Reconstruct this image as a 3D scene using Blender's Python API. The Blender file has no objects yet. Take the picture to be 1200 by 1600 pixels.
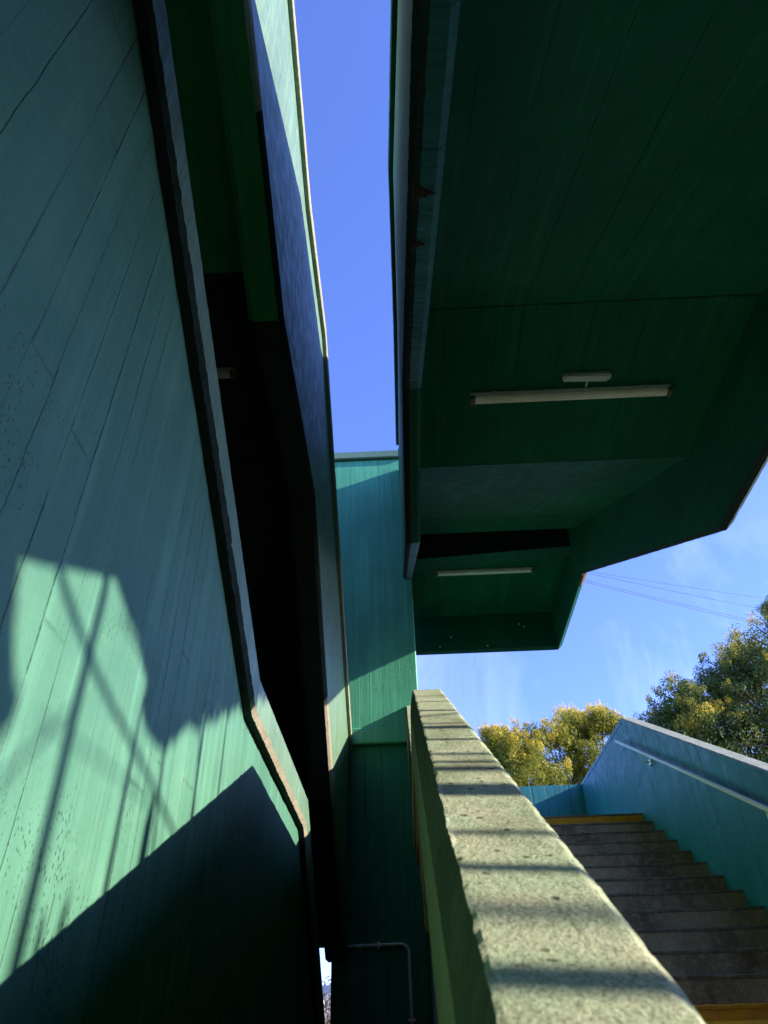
import bpy, bmesh, math, random
from mathutils import Vector, Matrix, noise
R = math.radians
scene = bpy.context.scene
COL = scene.collection
random.seed(7)

# ------------------------------------------------------------------ camera
cam_d = bpy.data.cameras.new("camera")
cam = bpy.data.objects.new("camera", cam_d)
COL.objects.link(cam)
PHI, ROLL, YAW = R(38.49), R(-1.727), R(-1.084)
fw = Vector((math.sin(YAW) * math.cos(PHI), math.cos(YAW) * math.cos(PHI), math.sin(PHI)))
rt = Vector((math.cos(YAW), -math.sin(YAW), 0))
up = rt.cross(fw)
rt2 = math.cos(ROLL) * rt + math.sin(ROLL) * up
up2 = -math.sin(ROLL) * rt + math.cos(ROLL) * up
cam.matrix_world = Matrix((rt2, up2, -fw)).transposed().to_4x4()
cam_d.sensor_fit = 'VERTICAL'
cam_d.sensor_height = 36.0
cam_d.lens = 1109.2 / 1600 * 36.0
cam_d.clip_start = 0.02
cam_d.clip_end = 3000
cam_d.dof.use_dof = True
cam_d.dof.focus_distance = 4.2
cam_d.dof.aperture_fstop = 9.0
scene.camera = cam

# ------------------------------------------------------------------ sky, sun, exposure
SUN = Vector((1.0, -0.15, 0.38)).normalized()
world = bpy.data.worlds.new("World")
scene.world = world
world.use_nodes = True
wn, wl = world.node_tree.nodes, world.node_tree.links
wn.clear()
wo = wn.new('ShaderNodeOutputWorld')
bg = wn.new('ShaderNodeBackground')
sky = wn.new('ShaderNodeTexSky')
sky.sky_type = 'NISHITA'
sky.sun_disc = False
sky.sun_elevation = math.asin(SUN.z)
sky.sun_rotation = math.atan2(SUN.x, SUN.y)
sky.altitude = 200
sky.air_density = 1.0
sky.dust_density = 0.15
sky.ozone_density = 3.0
bg.inputs['Strength'].default_value = 0.15
# thin wispy clouds low in the sky
tc = wn.new('ShaderNodeTexCoord')
mp = wn.new('ShaderNodeMapping'); mp.inputs['Scale'].default_value = (3.0, 3.0, 1.6)
mp.inputs['Rotation'].default_value = (0.3, 0.5, 0.2)
nz = wn.new('ShaderNodeTexNoise'); nz.inputs['Scale'].default_value = 1.7
nz.inputs['Detail'].default_value = 8; nz.inputs['Roughness'].default_value = 0.62
nz.inputs['Distortion'].default_value = 0.5
cr = wn.new('ShaderNodeMapRange')
cr.inputs['From Min'].default_value = 0.5; cr.inputs['From Max'].default_value = 0.82
cr.inputs['To Max'].default_value = 0.45
mx = wn.new('ShaderNodeMix'); mx.data_type = 'RGBA'
mx.inputs['B'].default_value = (4.4, 5.0, 6.2, 1)
wl.new(tc.outputs['Generated'], mp.inputs['Vector'])
wl.new(mp.outputs['Vector'], nz.inputs['Vector'])
wl.new(nz.outputs['Fac'], cr.inputs['Value'])
spw = wn.new('ShaderNodeSeparateXYZ'); wl.new(tc.outputs['Generated'], spw.inputs[0])
el = wn.new('ShaderNodeMapRange')
el.inputs['From Min'].default_value = 0.42; el.inputs['From Max'].default_value = 0.66
el.inputs['To Min'].default_value = 1.0; el.inputs['To Max'].default_value = 0.0
wl.new(spw.outputs['Z'], el.inputs['Value'])
cm = wn.new('ShaderNodeMath'); cm.operation = 'MULTIPLY'
wl.new(cr.outputs['Result'], cm.inputs[0]); wl.new(el.outputs['Result'], cm.inputs[1])
wl.new(cm.outputs[0], mx.inputs['Factor'])
wl.new(sky.outputs['Color'], mx.inputs['A'])
tint = wn.new('ShaderNodeMix'); tint.data_type = 'RGBA'; tint.blend_type = 'MULTIPLY'
tint.inputs['Factor'].default_value = 1.0
tint.inputs['B'].default_value = (0.86, 0.885, 1.46, 1)
wl.new(mx.outputs['Result'], tint.inputs['A'])
wl.new(tint.outputs['Result'], bg.inputs['Color'])
wl.new(bg.outputs['Background'], wo.inputs['Surface'])

sl = bpy.data.lights.new("sun", 'SUN')
sl.energy = 4.2
sl.angle = R(0.5)
sl.color = (1.0, 0.93, 0.80)
so = bpy.data.objects.new("sun", sl)
so.rotation_euler = (-SUN).to_track_quat('-Z', 'Y').to_euler()
so.location = (30, -5, 20)
COL.objects.link(so)

scene.view_settings.view_transform = 'Standard'
scene.view_settings.look = 'None'
scene.view_settings.exposure = 1.3
scene.view_settings.gamma = 1.0

# ------------------------------------------------------------------ helpers
def tag(o, label=None, cat=None, group=None, kind=None):
    if label: o['label'] = label
    if cat: o['category'] = cat
    if group: o['group'] = group
    if kind: o['kind'] = kind
    return o

def thing(name, label, cat, loc=(0, 0, 0), group=None):
    o = bpy.data.objects.new(name, None)
    o.location = loc
    o.empty_display_size = 0.2
    COL.objects.link(o)
    return tag(o, label, cat, group)

def absloc(o):
    v = Vector((0, 0, 0))
    while o is not None:
        v += Vector(o.location); o = o.parent
    return v

def obj(name, bm, mats, parent=None, smooth=False, recalc=True):
    """bm is in world coordinates; the mesh is stored relative to its parent."""
    if recalc:
        bmesh.ops.recalc_face_normals(bm, faces=bm.faces)
    me = bpy.data.meshes.new(name)
    if parent is not None:
        off = absloc(parent)
        bmesh.ops.translate(bm, verts=bm.verts, vec=-off)
    bm.to_mesh(me); bm.free()
    if smooth:
        for p in me.polygons: p.use_smooth = True
    for m in (mats if isinstance(mats, (list, tuple)) else [mats]):
        me.materials.append(m)
    o = bpy.data.objects.new(name, me)
    COL.objects.link(o)
    if parent is not None:
        o.parent = parent
    return o

def box(bm, x0, x1, y0, y1, z0, z1, mi=0):
    vs = [bm.verts.new((x, y, z)) for z in (z0, z1) for y in (y0, y1) for x in (x0, x1)]
    fs = [(0, 2, 3, 1), (4, 5, 7, 6), (0, 1, 5, 4), (2, 6, 7, 3), (0, 4, 6, 2), (1, 3, 7, 5)]
    out = []
    for f in fs:
        fc = bm.faces.new([vs[i] for i in f]); fc.material_index = mi; out.append(fc)
    return vs, out

def tube(bm, pts, r, n=10, cap=True, mi=0, radii=None):
    pts = [Vector(p) for p in pts]
    rings = []
    prev = None
    for i, p in enumerate(pts):
        if i == 0: d = pts[1] - pts[0]
        elif i == len(pts) - 1: d = pts[-1] - pts[-2]
        else: d = (pts[i + 1] - pts[i]).normalized() + (pts[i] - pts[i - 1]).normalized()
        d.normalize()
        if prev is None:
            a = d.orthogonal().normalized()
        else:
            a = (prev - d * prev.dot(d)).normalized()
        prev = a
        b = d.cross(a)
        rr = radii[i] if radii else r
        rings.append([bm.verts.new(p + rr * (math.cos(2 * math.pi * k / n) * a + math.sin(2 * math.pi * k / n) * b)) for k in range(n)])
    for i in range(len(rings) - 1):
        for k in range(n):
            f = bm.faces.new((rings[i][k], rings[i][(k + 1) % n], rings[i + 1][(k + 1) % n], rings[i + 1][k]))
            f.material_index = mi
    if cap:
        bm.faces.new(list(reversed(rings[0]))).material_index = mi
        bm.faces.new(rings[-1]).material_index = mi

def pl(pts):
    """piecewise linear function of y"""
    pts = sorted(pts)
    def f(y):
        if y <= pts[0][0]: a, b = pts[0], pts[1]
        elif y >= pts[-1][0]: a, b = pts[-2], pts[-1]
        else:
            for a, b in zip(pts, pts[1:]):
                if a[0] <= y <= b[0]: break
        t = (y - a[0]) / (b[0] - a[0])
        return a[1] + t * (b[1] - a[1])
    f.kinks = [p[0] for p in pts]
    return f

def samples(y0, y1, step, kinks):
    ks = sorted({y0, y1} | {k for k in kinks if y0 < k < y1})
    out = [ks[0]]
    for a, b in zip(ks, ks[1:]):
        st = step(0.5 * (a + b)) if callable(step) else step
        y = a
        if callable(step):
            while True:
                y += step(y)
                if y > b - step(y) * 0.4: break
                out.append(y)
            out.append(b)
        else:
            n = max(1, round((b - a) / st))
            out += [a + (b - a) * i / n for i in range(1, n + 1)]
    return out

def nz3(x, y, z, s, seed=0.0):
    return noise.noise(Vector((x * s + seed, y * s + seed * 0.7, z * s - seed)))

def strip(bm, ys, sec, mats=None, cap=True):
    """loft closed sections sec(y) -> [(x, z, roughness)] along y; roughness jitters the vertex"""
    rings = []
    for y in ys:
        ring = []
        for k, (x, z, j) in enumerate(sec(y)):
            if j:
                a = noise.fractal(Vector((y * 34.0, k * 3.7, 1.3)), 0.6, 2.0, 3)
                b = noise.fractal(Vector((y * 34.0, k * 3.7 + 50, 7.3)), 0.6, 2.0, 3)
                c = max(0.0, noise.noise(Vector((y * 5.3, k * 2.1, 20.0))) - 0.42)   # now and then a chip
                x += j * (0.55 * a - 2.2 * c * (1 if k % 2 else -1)); z += j * (0.55 * b + 3.0 * c)
            ring.append(bm.verts.new((x, y, z)))
        rings.append(ring)
    n = len(rings[0])
    for i in range(len(rings) - 1):
        for k in range(n):
            f = bm.faces.new((rings[i][k], rings[i][(k + 1) % n], rings[i + 1][(k + 1) % n], rings[i + 1][k]))
            if mats: f.material_index = mats[k]
    if cap:
        bm.faces.new(list(reversed(rings[0])))
        bm.faces.new(rings[-1])

# ------------------------------------------------------------------ materials
def nmat(name):
    m = bpy.data.materials.new(name); m.use_nodes = True
    n = m.node_tree.nodes; l = m.node_tree.links
    p = n['Principled BSDF']
    return m, n, l, p

def mathn(n, l, op, a, b=None, c=None, clamp=False):
    x = n.new('ShaderNodeMath'); x.operation = op; x.use_clamp = clamp
    for i, v in enumerate((a, b, c)):
        if v is None: continue
        if isinstance(v, (int, float)): x.inputs[i].default_value = v
        else: l.new(v, x.inputs[i])
    return x.outputs[0]

def rng(n, l, v, a, b, c, d):
    x = n.new('ShaderNodeMapRange')
    x.inputs['From Min'].default_value = a; x.inputs['From Max'].default_value = b
    x.inputs['To Min'].default_value = c; x.inputs['To Max'].default_value = d
    l.new(v, x.inputs['Value'])
    return x.outputs['Result']

def mixc(n, l, fac, a, b, mode='MIX'):
    x = n.new('ShaderNodeMix'); x.data_type = 'RGBA'; x.blend_type = mode
    if isinstance(fac, (int, float)): x.inputs['Factor'].default_value = fac
    else: l.new(fac, x.inputs['Factor'])
    for s, v in (('A', a), ('B', b)):
        if isinstance(v, tuple): x.inputs[s].default_value = (*v, 1)
        else: l.new(v, x.inputs[s])
    return x.outputs['Result']

def tex_noise(n, l, vec, scale, detail=6, rough=0.6, dist=0.0):
    x = n.new('ShaderNodeTexNoise'); x.inputs['Scale'].default_value = scale
    x.inputs['Detail'].default_value = detail; x.inputs['Roughness'].default_value = rough
    x.inputs['Distortion'].default_value = dist
    l.new(vec, x.inputs['Vector'])
    return x.outputs['Fac']

def painted_board_concrete(name, base, across='Y', along='Z', board=5.5, joint=1.0, pits=1.0, rough=0.55,
                           stain=0.35, bump=1.0, raised=False, spec=0.3, cover=0.40, jw=0.030):
    """green painted concrete that kept the print of its form boards"""
    m, n, l, p = nmat(name)
    g = n.new('ShaderNodeNewGeometry')
    sp = n.new('ShaderNodeSeparateXYZ'); l.new(g.outputs['Position'], sp.inputs[0])
    u, v = sp.outputs[across], sp.outputs[along]
    third = [a for a in 'XYZ' if a not in (across, along)][0]
    w = sp.outputs[third]
    # wobble of the joints
    cw = n.new('ShaderNodeCombineXYZ'); l.new(u, cw.inputs[0]); l.new(v, cw.inputs[1]); l.new(w, cw.inputs[2])
    wob = tex_noise(n, l, cw.outputs[0], 6, 4)
    uw = mathn(n, l, 'MULTIPLY_ADD', wob, 0.014, u)
    vor = n.new('ShaderNodeTexVoronoi'); vor.voronoi_dimensions = '1D'; vor.feature = 'DISTANCE_TO_EDGE'
    vor.inputs['Scale'].default_value = board; vor.inputs['Randomness'].default_value = 1.0
    l.new(uw, vor.inputs['W'])
    d = vor.outputs['Distance']
    vc = n.new('ShaderNodeTexVoronoi'); vc.voronoi_dimensions = '1D'; vc.feature = 'F1'
    vc.inputs['Scale'].default_value = board; vc.inputs['Randomness'].default_value = 1.0
    l.new(uw, vc.inputs['W'])
    spc = n.new('ShaderNodeSeparateXYZ'); l.new(vc.outputs['Color'], spc.inputs[0])
    # strength of a joint changes along its length
    cj = n.new('ShaderNodeCombineXYZ')
    l.new(mathn(n, l, 'MULTIPLY', u, 3.0), cj.inputs[0]); l.new(mathn(n, l, 'MULTIPLY', v, 1.1), cj.inputs[1]); l.new(w, cj.inputs[2])
    js = mathn(n, l, 'MULTIPLY', rng(n, l, tex_noise(n, l, cj.outputs[0], 1.6, 5, 0.65), cover, cover + 0.2, 0.0, 1.0), rng(n, l, tex_noise(n, l, cw.outputs[0], 24, 4, 0.7), 0.36, 0.6, 0.25, 1.0))
    # boards end here and there: each stretch of a joint has a strength of its own, and some board ends show
    run = mathn(n, l, 'MULTIPLY_ADD', spc.outputs[2], 7.0, mathn(n, l, 'MULTIPLY', v, 0.75))
    cseg = n.new('ShaderNodeCombineXYZ'); l.new(mathn(n, l, 'MULTIPLY', spc.outputs[0], 91.0), cseg.inputs[0]); l.new(mathn(n, l, 'FLOOR', run), cseg.inputs[1])
    wnz = n.new('ShaderNodeTexWhiteNoise'); wnz.noise_dimensions = '2D'; l.new(cseg.outputs[0], wnz.inputs['Vector'])
    seg = rng(n, l, wnz.outputs['Value'], 0.25, 0.85, 0.05, 1.0)
    bend = mathn(n, l, 'MULTIPLY', rng(n, l, mathn(n, l, 'FRACT', run), 0.004, 0.010, 1.0, 0.0), mathn(n, l, 'GREATER_THAN', wnz.outputs['Value'], 0.62))
    jl = mathn(n, l, 'MULTIPLY', rng(n, l, d, jw * 0.2, jw, 1.0, 0.0), js)
    jl = mathn(n, l, 'MULTIPLY', jl, seg)
    jl = mathn(n, l, 'MAXIMUM', jl, mathn(n, l, 'MULTIPLY', mathn(n, l, 'MULTIPLY', bend, js), 0.5))
    # wood grain streaks along the boards
    cs = n.new('ShaderNodeCombineXYZ')
    l.new(mathn(n, l, 'MULTIPLY', u, 60.0), cs.inputs[0]); l.new(mathn(n, l, 'MULTIPLY', v, 1.6), cs.inputs[1]); l.new(mathn(n, l, 'MULTIPLY', w, 8.0), cs.inputs[2])
    streak = tex_noise(n, l, cs.outputs[0], 1.0, 5, 0.6)
    # blow holes
    vp = n.new('ShaderNodeTexVoronoi'); vp.inputs['Scale'].default_value = 120
    cp = n.new('ShaderNodeCombineXYZ'); l.new(u, cp.inputs[0]); l.new(mathn(n, l, 'MULTIPLY', v, 0.42), cp.inputs[1]); l.new(w, cp.inputs[2])
    l.new(cp.outputs[0], vp.inputs['Vector'])
    pm = rng(n, l, tex_noise(n, l, cw.outputs[0], 2.1, 5, 0.65), 0.47, 0.74, 0.0, 0.20 * pits)
    pit = mathn(n, l, 'LESS_THAN', vp.outputs['Distance'], pm)
    big = tex_noise(n, l, cw.outputs[0], 0.9, 7, 0.62)
    fine = tex_noise(n, l, cw.outputs[0], 38, 5, 0.65)
    mid = tex_noise(n, l, cw.outputs[0], 7, 6, 0.65)
    # colour
    dk = tuple(c * 0.66 for c in base)
    kd = 1.0 if base[1] > 0.2 else (base[1] / 0.3) ** 2
    lt = (min(1, base[0] * 1.25 + .012 * kd), min(1, base[1] * 1.12 + .01), min(1, base[2] * 1.14 + .008))
    c = mixc(n, l, rng(n, l, big, 0.3, 0.72, 0, 1), dk, lt)
    c = mixc(n, l, mathn(n, l, 'MULTIPLY', rng(n, l, spc.outputs[0], 0, 1, 0, 0.34), 1.0), c, dk)
    c = mixc(n, l, rng(n, l, streak, 0.56, 0.8, 0.0, stain), c, tuple(x * 0.5 for x in base))
    cs2 = n.new('ShaderNodeCombineXYZ')
    l.new(mathn(n, l, 'MULTIPLY', u, 17.0), cs2.inputs[0]); l.new(mathn(n, l, 'MULTIPLY', v, 0.55), cs2.inputs[1]); l.new(w, cs2.inputs[2])
    streak2 = tex_noise(n, l, cs2.outputs[0], 1.0, 4, 0.6)
    c = mixc(n, l, rng(n, l, streak2, 0.42, 0.62, 0.0, 0.55), c, tuple(x * 0.70 for x in base))
    c = mixc(n, l, rng(n, l, streak2, 0.44, 0.30, 0.0, 0.40), c, tuple(x * 1.22 + .01 for x in base))
    c = mixc(n, l, rng(n, l, tex_noise(n, l, cw.outputs[0], 150, 3, 0.7), 0.62, 0.72, 0.0, 0.5), c, tuple(x * 0.3 for x in base))
    c = mixc(n, l, rng(n, l, mid, 0.6, 0.78, 0.0, stain * 0.8), c, (base[0] * 1.1 + .05 * kd, base[1] * 0.95 + .03, base[2] * .9 + .02))
    c = mixc(n, l, mathn(n, l, 'MULTIPLY', jl, 0.8 * joint), c, tuple(x * 0.22 for x in base))
    c = mixc(n, l, mathn(n, l, 'MULTIPLY', pit, 0.85), c, tuple(x * 0.18 for x in base))
    l.new(c, p.inputs['Base Color'])
    l.new(rng(n, l, mid, 0.3, 0.7, rough - 0.1, rough + 0.15), p.inputs['Roughness'])
    p.inputs['Specular IOR Level'].default_value = spec
    # relief
    lev = mathn(n, l, 'MULTIPLY', spc.outputs[1], 0.5)
    h = mathn(n, l, 'MULTIPLY_ADD', jl, 0.9 if raised else -1.2, lev)
    h = mathn(n, l, 'MULTIPLY_ADD', streak, 0.45, h)
    h = mathn(n, l, 'MULTIPLY_ADD', fine, 0.35, h)
    h = mathn(n, l, 'MULTIPLY_ADD', mid, 0.5, h)
    h = mathn(n, l, 'MULTIPLY_ADD', pit, -1.2, h)
    b = n.new('ShaderNodeBump'); b.inputs['Strength'].default_value = 0.75 * bump
    b.inputs['Distance'].default_value = 0.006
    l.new(h, b.inputs['Height']); l.new(b.outputs['Normal'], p.inputs['Normal'])
    return m

def rough_concrete(name, a, b_, c_, scale=1.0, bump=1.0, dist=0.008):
    """raw or weathered concrete: three mottled tones, pits and grains"""
    m, n, l, p = nmat(name)
    g = n.new('ShaderNodeNewGeometry')
    pos = g.outputs['Position']
    big = tex_noise(n, l, pos, 5 * scale, 8, 0.68, 0.3)
    mid = tex_noise(n, l, pos, 26 * scale, 8, 0.7)
    grain = tex_noise(n, l, pos, 170 * scale, 4, 0.7)
    vo = n.new('ShaderNodeTexVoronoi'); vo.inputs['Scale'].default_value = 60 * scale
    l.new(pos, vo.inputs['Vector'])
    pm = rng(n, l, tex_noise(n, l, pos, 9 * scale, 5, 0.65), 0.5, 0.75, 0.0, 0.42)
    pit = rng(n, l, mathn(n, l, 'SUBTRACT', vo.outputs['Distance'], pm), -0.08, 0.02, 1, 0)
    c = mixc(n, l, rng(n, l, big, 0.36, 0.64, 0, 1), a, b_)
    c = mixc(n, l, rng(n, l, mid, 0.5, 0.72, 0, 0.85), c, c_)
    c = mixc(n, l, rng(n, l, grain, 0.35, 0.7, 0.0, 0.35), c, tuple(x * 0.45 for x in a))
    c = mixc(n, l, mathn(n, l, 'MULTIPLY', pit, 0.7), c, tuple(x * 0.16 for x in a))
    l.new(c, p.inputs['Base Color'])
    p.inputs['Roughness'].default_value = 0.9
    p.inputs['Specular IOR Level'].default_value = 0.2
    h = mathn(n, l, 'MULTIPLY_ADD', mid, 1.0, mathn(n, l, 'MULTIPLY', grain, 0.35))
    h = mathn(n, l, 'MULTIPLY_ADD', big, 0.8, h)
    h = mathn(n, l, 'MULTIPLY_ADD', pit, -0.8, h)
    bb = n.new('ShaderNodeBump'); bb.inputs['Strength'].default_value = 0.8 * bump
    bb.inputs['Distance'].default_value = dist
    l.new(h, bb.inputs['Height']); l.new(bb.outputs['Normal'], p.inputs['Normal'])
    return m

def simple(name, col, rough=0.5, var=0.15, scale=12, metal=0.0):
    m, n, l, p = nmat(name)
    g = n.new('ShaderNodeNewGeometry')
    a = tex_noise(n, l, g.outputs['Position'], scale, 6, 0.65)
    c = mixc(n, l, rng(n, l, a, 0.3, 0.7, 0, 1), tuple(x * (1 - var) for x in col), tuple(min(1, x * (1 + var)) for x in col))
    l.new(c, p.inputs['Base Color'])
    p.inputs['Roughness'].default_value = rough
    p.inputs['Metallic'].default_value = metal
    return m

def leaf_mat(name, dark, light, trans=0.3):
    m, n, l, p = nmat(name)
    g = n.new('ShaderNodeNewGeometry')
    nzv = tex_noise(n, l, g.outputs['Position'], 0.9, 3)
    f = mathn(n, l, 'MULTIPLY_ADD', nzv, 0.6, mathn(n, l, 'MULTIPLY', g.outputs['Random Per Island'], 0.6), clamp=True)
    c = mixc(n, l, f, dark, light)
    l.new(c, p.inputs['Base Color'])
    p.inputs['Roughness'].default_value = 0.6
    t = n.new('ShaderNodeBsdfTranslucent'); l.new(c, t.inputs['Color'])
    ms = n.new('ShaderNodeMixShader'); ms.inputs[0].default_value = trans
    l.new(p.outputs[0], ms.inputs[1]); l.new(t.outputs[0], ms.inputs[2])
    l.new(ms.outputs[0], n['Material Output'].inputs['Surface'])
    return m

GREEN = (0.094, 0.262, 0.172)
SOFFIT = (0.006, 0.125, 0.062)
M = {}
M['wallL'] = painted_board_concrete('green_wall_paint', GREEN, 'Y', 'Z', 8.5, 1.25, 1.8, stain=0.65, cover=0.32, bump=1.3)
M['p2'] = painted_board_concrete('green_parapet_paint', (0.165, 0.29, 0.18), 'Y', 'Z', 7.5, 1.0, 0.8, rough=0.42, spec=0.5, stain=0.5)
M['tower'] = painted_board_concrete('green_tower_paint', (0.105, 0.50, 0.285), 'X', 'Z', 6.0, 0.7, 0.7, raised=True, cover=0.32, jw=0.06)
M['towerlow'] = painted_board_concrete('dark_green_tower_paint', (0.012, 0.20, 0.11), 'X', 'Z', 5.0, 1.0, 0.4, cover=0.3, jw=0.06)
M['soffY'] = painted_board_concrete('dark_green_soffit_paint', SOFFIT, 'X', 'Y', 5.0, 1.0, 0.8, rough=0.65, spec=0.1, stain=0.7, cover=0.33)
M['soffL'] = painted_board_concrete('bottle_green_soffit_paint', (0.050, 0.42, 0.13), 'X', 'Y', 5.0, 0.8, 0.5, rough=0.6, spec=0.15)
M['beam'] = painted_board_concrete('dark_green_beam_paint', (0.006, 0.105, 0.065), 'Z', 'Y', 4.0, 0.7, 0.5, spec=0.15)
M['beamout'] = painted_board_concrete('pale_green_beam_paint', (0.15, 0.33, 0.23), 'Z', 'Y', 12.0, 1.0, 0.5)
M['blue'] = painted_board_concrete('blue_green_wall_paint', (0.022, 0.235, 0.345), 'Y', 'Z', 5.0, 1.3, 0.5, rough=0.45, spec=0.35, stain=0.6, cover=0.26, jw=0.075)
M['blueX'] = painted_board_concrete('blue_green_end_wall_paint', (0.035, 0.24, 0.30), 'X', 'Z', 5.0, 1.2, 0.4, cover=0.28, jw=0.08)
M['inner'] = simple('painted_shade', (0.012, 0.022, 0.016), 0.8, 0.3, 4)  # near-black colour stands in for deep shade around the left stair and joint
M['raw'] = rough_concrete('raw_concrete_edge', (0.40, 0.34, 0.24), (0.33, 0.30, 0.20), (0.46, 0.36, 0.27), 1.0)
M['rawdark'] = rough_concrete('mossy_shaded_concrete_edge', (0.026, 0.050, 0.036), (0.015, 0.028, 0.020), (0.055, 0.055, 0.04), 1.2, 1.3)  # mossy edges, and the dark copy of raw concrete for shaded chamfers
M['ftop'] = rough_concrete('weathered_green_coping', (0.42, 0.43, 0.28), (0.36, 0.40, 0.25), (0.47, 0.42, 0.30), 2.2, 1.0, 0.0035)
def coping_mat():
    m, n, l, p = nmat('weathered_green_coping')
    g = n.new('ShaderNodeNewGeometry'); pos = g.outputs['Position']
    big = tex_noise(n, l, pos, 9, 6, 0.6, 0.4)
    st = tex_noise(n, l, pos, 3.2, 5, 0.6)
    mid = tex_noise(n, l, pos, 70, 6, 0.65)
    gr = tex_noise(n, l, pos, 260, 4, 0.75)
    vo = n.new('ShaderNodeTexVoronoi'); vo.inputs['Scale'].default_value = 38; l.new(pos, vo.inputs['Vector'])
    sv = n.new('ShaderNodeSeparateXYZ'); l.new(vo.outputs['Color'], sv.inputs[0])
    wobp = mathn(n, l, 'MULTIPLY_ADD', mathn(n, l, 'SUBTRACT', mid, 0.5), 0.5, vo.outputs['Distance'])
    hole = mathn(n, l, 'MULTIPLY', rng(n, l, wobp, 0.10, 0.22, 1, 0), mathn(n, l, 'GREATER_THAN', sv.outputs[0], 0.60))
    c = mixc(n, l, rng(n, l, big, 0.35, 0.65, 0, 1), (0.54, 0.54, 0.345), (0.42, 0.51, 0.31))
    c = mixc(n, l, rng(n, l, st, 0.50, 0.64, 0, 0.8), c, (0.20, 0.19, 0.10))
    c = mixc(n, l, rng(n, l, mid, 0.55, 0.75, 0, 0.5), c, (0.52, 0.44, 0.32))
    c = mixc(n, l, rng(n, l, gr, 0.36, 0.56, 0.8, 0.0), c, (0.14, 0.15, 0.075))
    c = mixc(n, l, mathn(n, l, 'MULTIPLY', hole, 0.85), c, (0.05, 0.045, 0.025))
    l.new(c, p.inputs['Base Color'])
    p.inputs['Roughness'].default_value = 0.95
    p.inputs['Specular IOR Level'].default_value = 0.15
    h = mathn(n, l, 'MULTIPLY_ADD', mid, 0.9, mathn(n, l, 'MULTIPLY', gr, 0.9))
    h = mathn(n, l, 'MULTIPLY_ADD', hole, -1.6, h)
    b = n.new('ShaderNodeBump'); b.inputs['Strength'].default_value = 0.9; b.inputs['Distance'].default_value = 0.003
    l.new(h, b.inputs['Height']); l.new(b.outputs['Normal'], p.inputs['Normal'])
    return m
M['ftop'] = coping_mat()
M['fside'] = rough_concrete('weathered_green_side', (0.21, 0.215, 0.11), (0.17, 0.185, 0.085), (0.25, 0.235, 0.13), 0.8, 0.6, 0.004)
M['fedge'] = rough_concrete('shaded_green_chamfer', (0.085, 0.095, 0.045), (0.055, 0.065, 0.03), (0.14, 0.125, 0.065), 1.0, 1.2, 0.008)  # darkened colour holds the shade of the chamfer turned from the sun
M['cap'] = rough_concrete('lichen_grey_coping', (0.40, 0.41, 0.34), (0.26, 0.31, 0.25), (0.50, 0.46, 0.38), 0.8)
def step_mat():
    m, n, l, p = nmat('worn_dark_step')
    g = n.new('ShaderNodeNewGeometry'); pos = g.outputs['Position']
    sp = n.new('ShaderNodeSeparateXYZ'); l.new(pos, sp.inputs[0])
    cv = n.new('ShaderNodeCombineXYZ'); l.new(mathn(n, l, 'MULTIPLY', sp.outputs['X'], 1.6), cv.inputs[0]); l.new(mathn(n, l, 'MULTIPLY', sp.outputs['Y'], 2.2), cv.inputs[1])
    wear = tex_noise(n, l, cv.outputs[0], 1.0, 6, 0.62)
    mid = tex_noise(n, l, pos, 18, 7, 0.7)
    gr = tex_noise(n, l, pos, 130, 4, 0.75)
    c = mixc(n, l, rng(n, l, wear, 0.38, 0.58, 0, 1), (0.19, 0.115, 0.085), (0.46, 0.32, 0.225))
    c = mixc(n, l, rng(n, l, mid, 0.48, 0.70, 0, 0.7), c, (0.60, 0.46, 0.34))
    c = mixc(n, l, rng(n, l, gr, 0.36, 0.58, 0.6, 0.0), c, (0.03, 0.022, 0.02))
    l.new(c, p.inputs['Base Color']); p.inputs['Roughness'].default_value = 0.92
    p.inputs['Specular IOR Level'].default_value = 0.15
    h = mathn(n, l, 'MULTIPLY_ADD', mid, 1.0, mathn(n, l, 'MULTIPLY', gr, 0.7))
    b = n.new('ShaderNodeBump'); b.inputs['Strength'].default_value = 0.8; b.inputs['Distance'].default_value = 0.008
    l.new(h, b.inputs['Height']); l.new(b.outputs['Normal'], p.inputs['Normal'])
    return m
M['step'] = step_mat()
M['nosing'] = rough_concrete('worn_step_nosing', (0.20, 0.155, 0.12), (0.11, 0.085, 0.07), (0.36, 0.30, 0.24), 0.8, 0.7)
M['yellow'] = rough_concrete('worn_yellow_step_paint', (0.80, 0.32, 0.02), (0.60, 0.26, 0.03), (0.22, 0.14, 0.09), 0.7, 0.6)
M['ground'] = rough_concrete('ground_earth', (0.050, 0.050, 0.035), (0.035, 0.045, 0.022), (0.07, 0.06, 0.045), 0.12)
M['white'] = simple('white_enamel', (0.62, 0.60, 0.55), 0.4, 0.12)
M['diff'] = simple('aged_diffuser', (0.84, 0.74, 0.62), 0.25, 0.12, 6)
M['greypipe'] = simple('grey_conduit', (0.84, 0.74, 0.70), 0.45)
M['steel'] = simple('pale_handrail_paint', (0.80, 0.84, 0.86), 0.35, 0.1, 20)
M['wire'] = simple('grey_cable', (0.05, 0.05, 0.05), 0.6)
M['rust'] = rough_concrete('rusty_patch', (0.28, 0.14, 0.07), (0.15, 0.08, 0.05), (0.36, 0.22, 0.14), 1.5)
M['endcap'] = simple('brown_aged_plastic', (0.16, 0.10, 0.075), 0.5, 0.3, 30)
M['spall'] = rough_concrete('broken_edge', (0.06, 0.035, 0.022), (0.03, 0.022, 0.015), (0.14, 0.09, 0.06), 2.5, 1.2)
M['bark'] = rough_concrete('bark', (0.10, 0.075, 0.055), (0.06, 0.045, 0.035), (0.15, 0.12, 0.09), 0.6)
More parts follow.
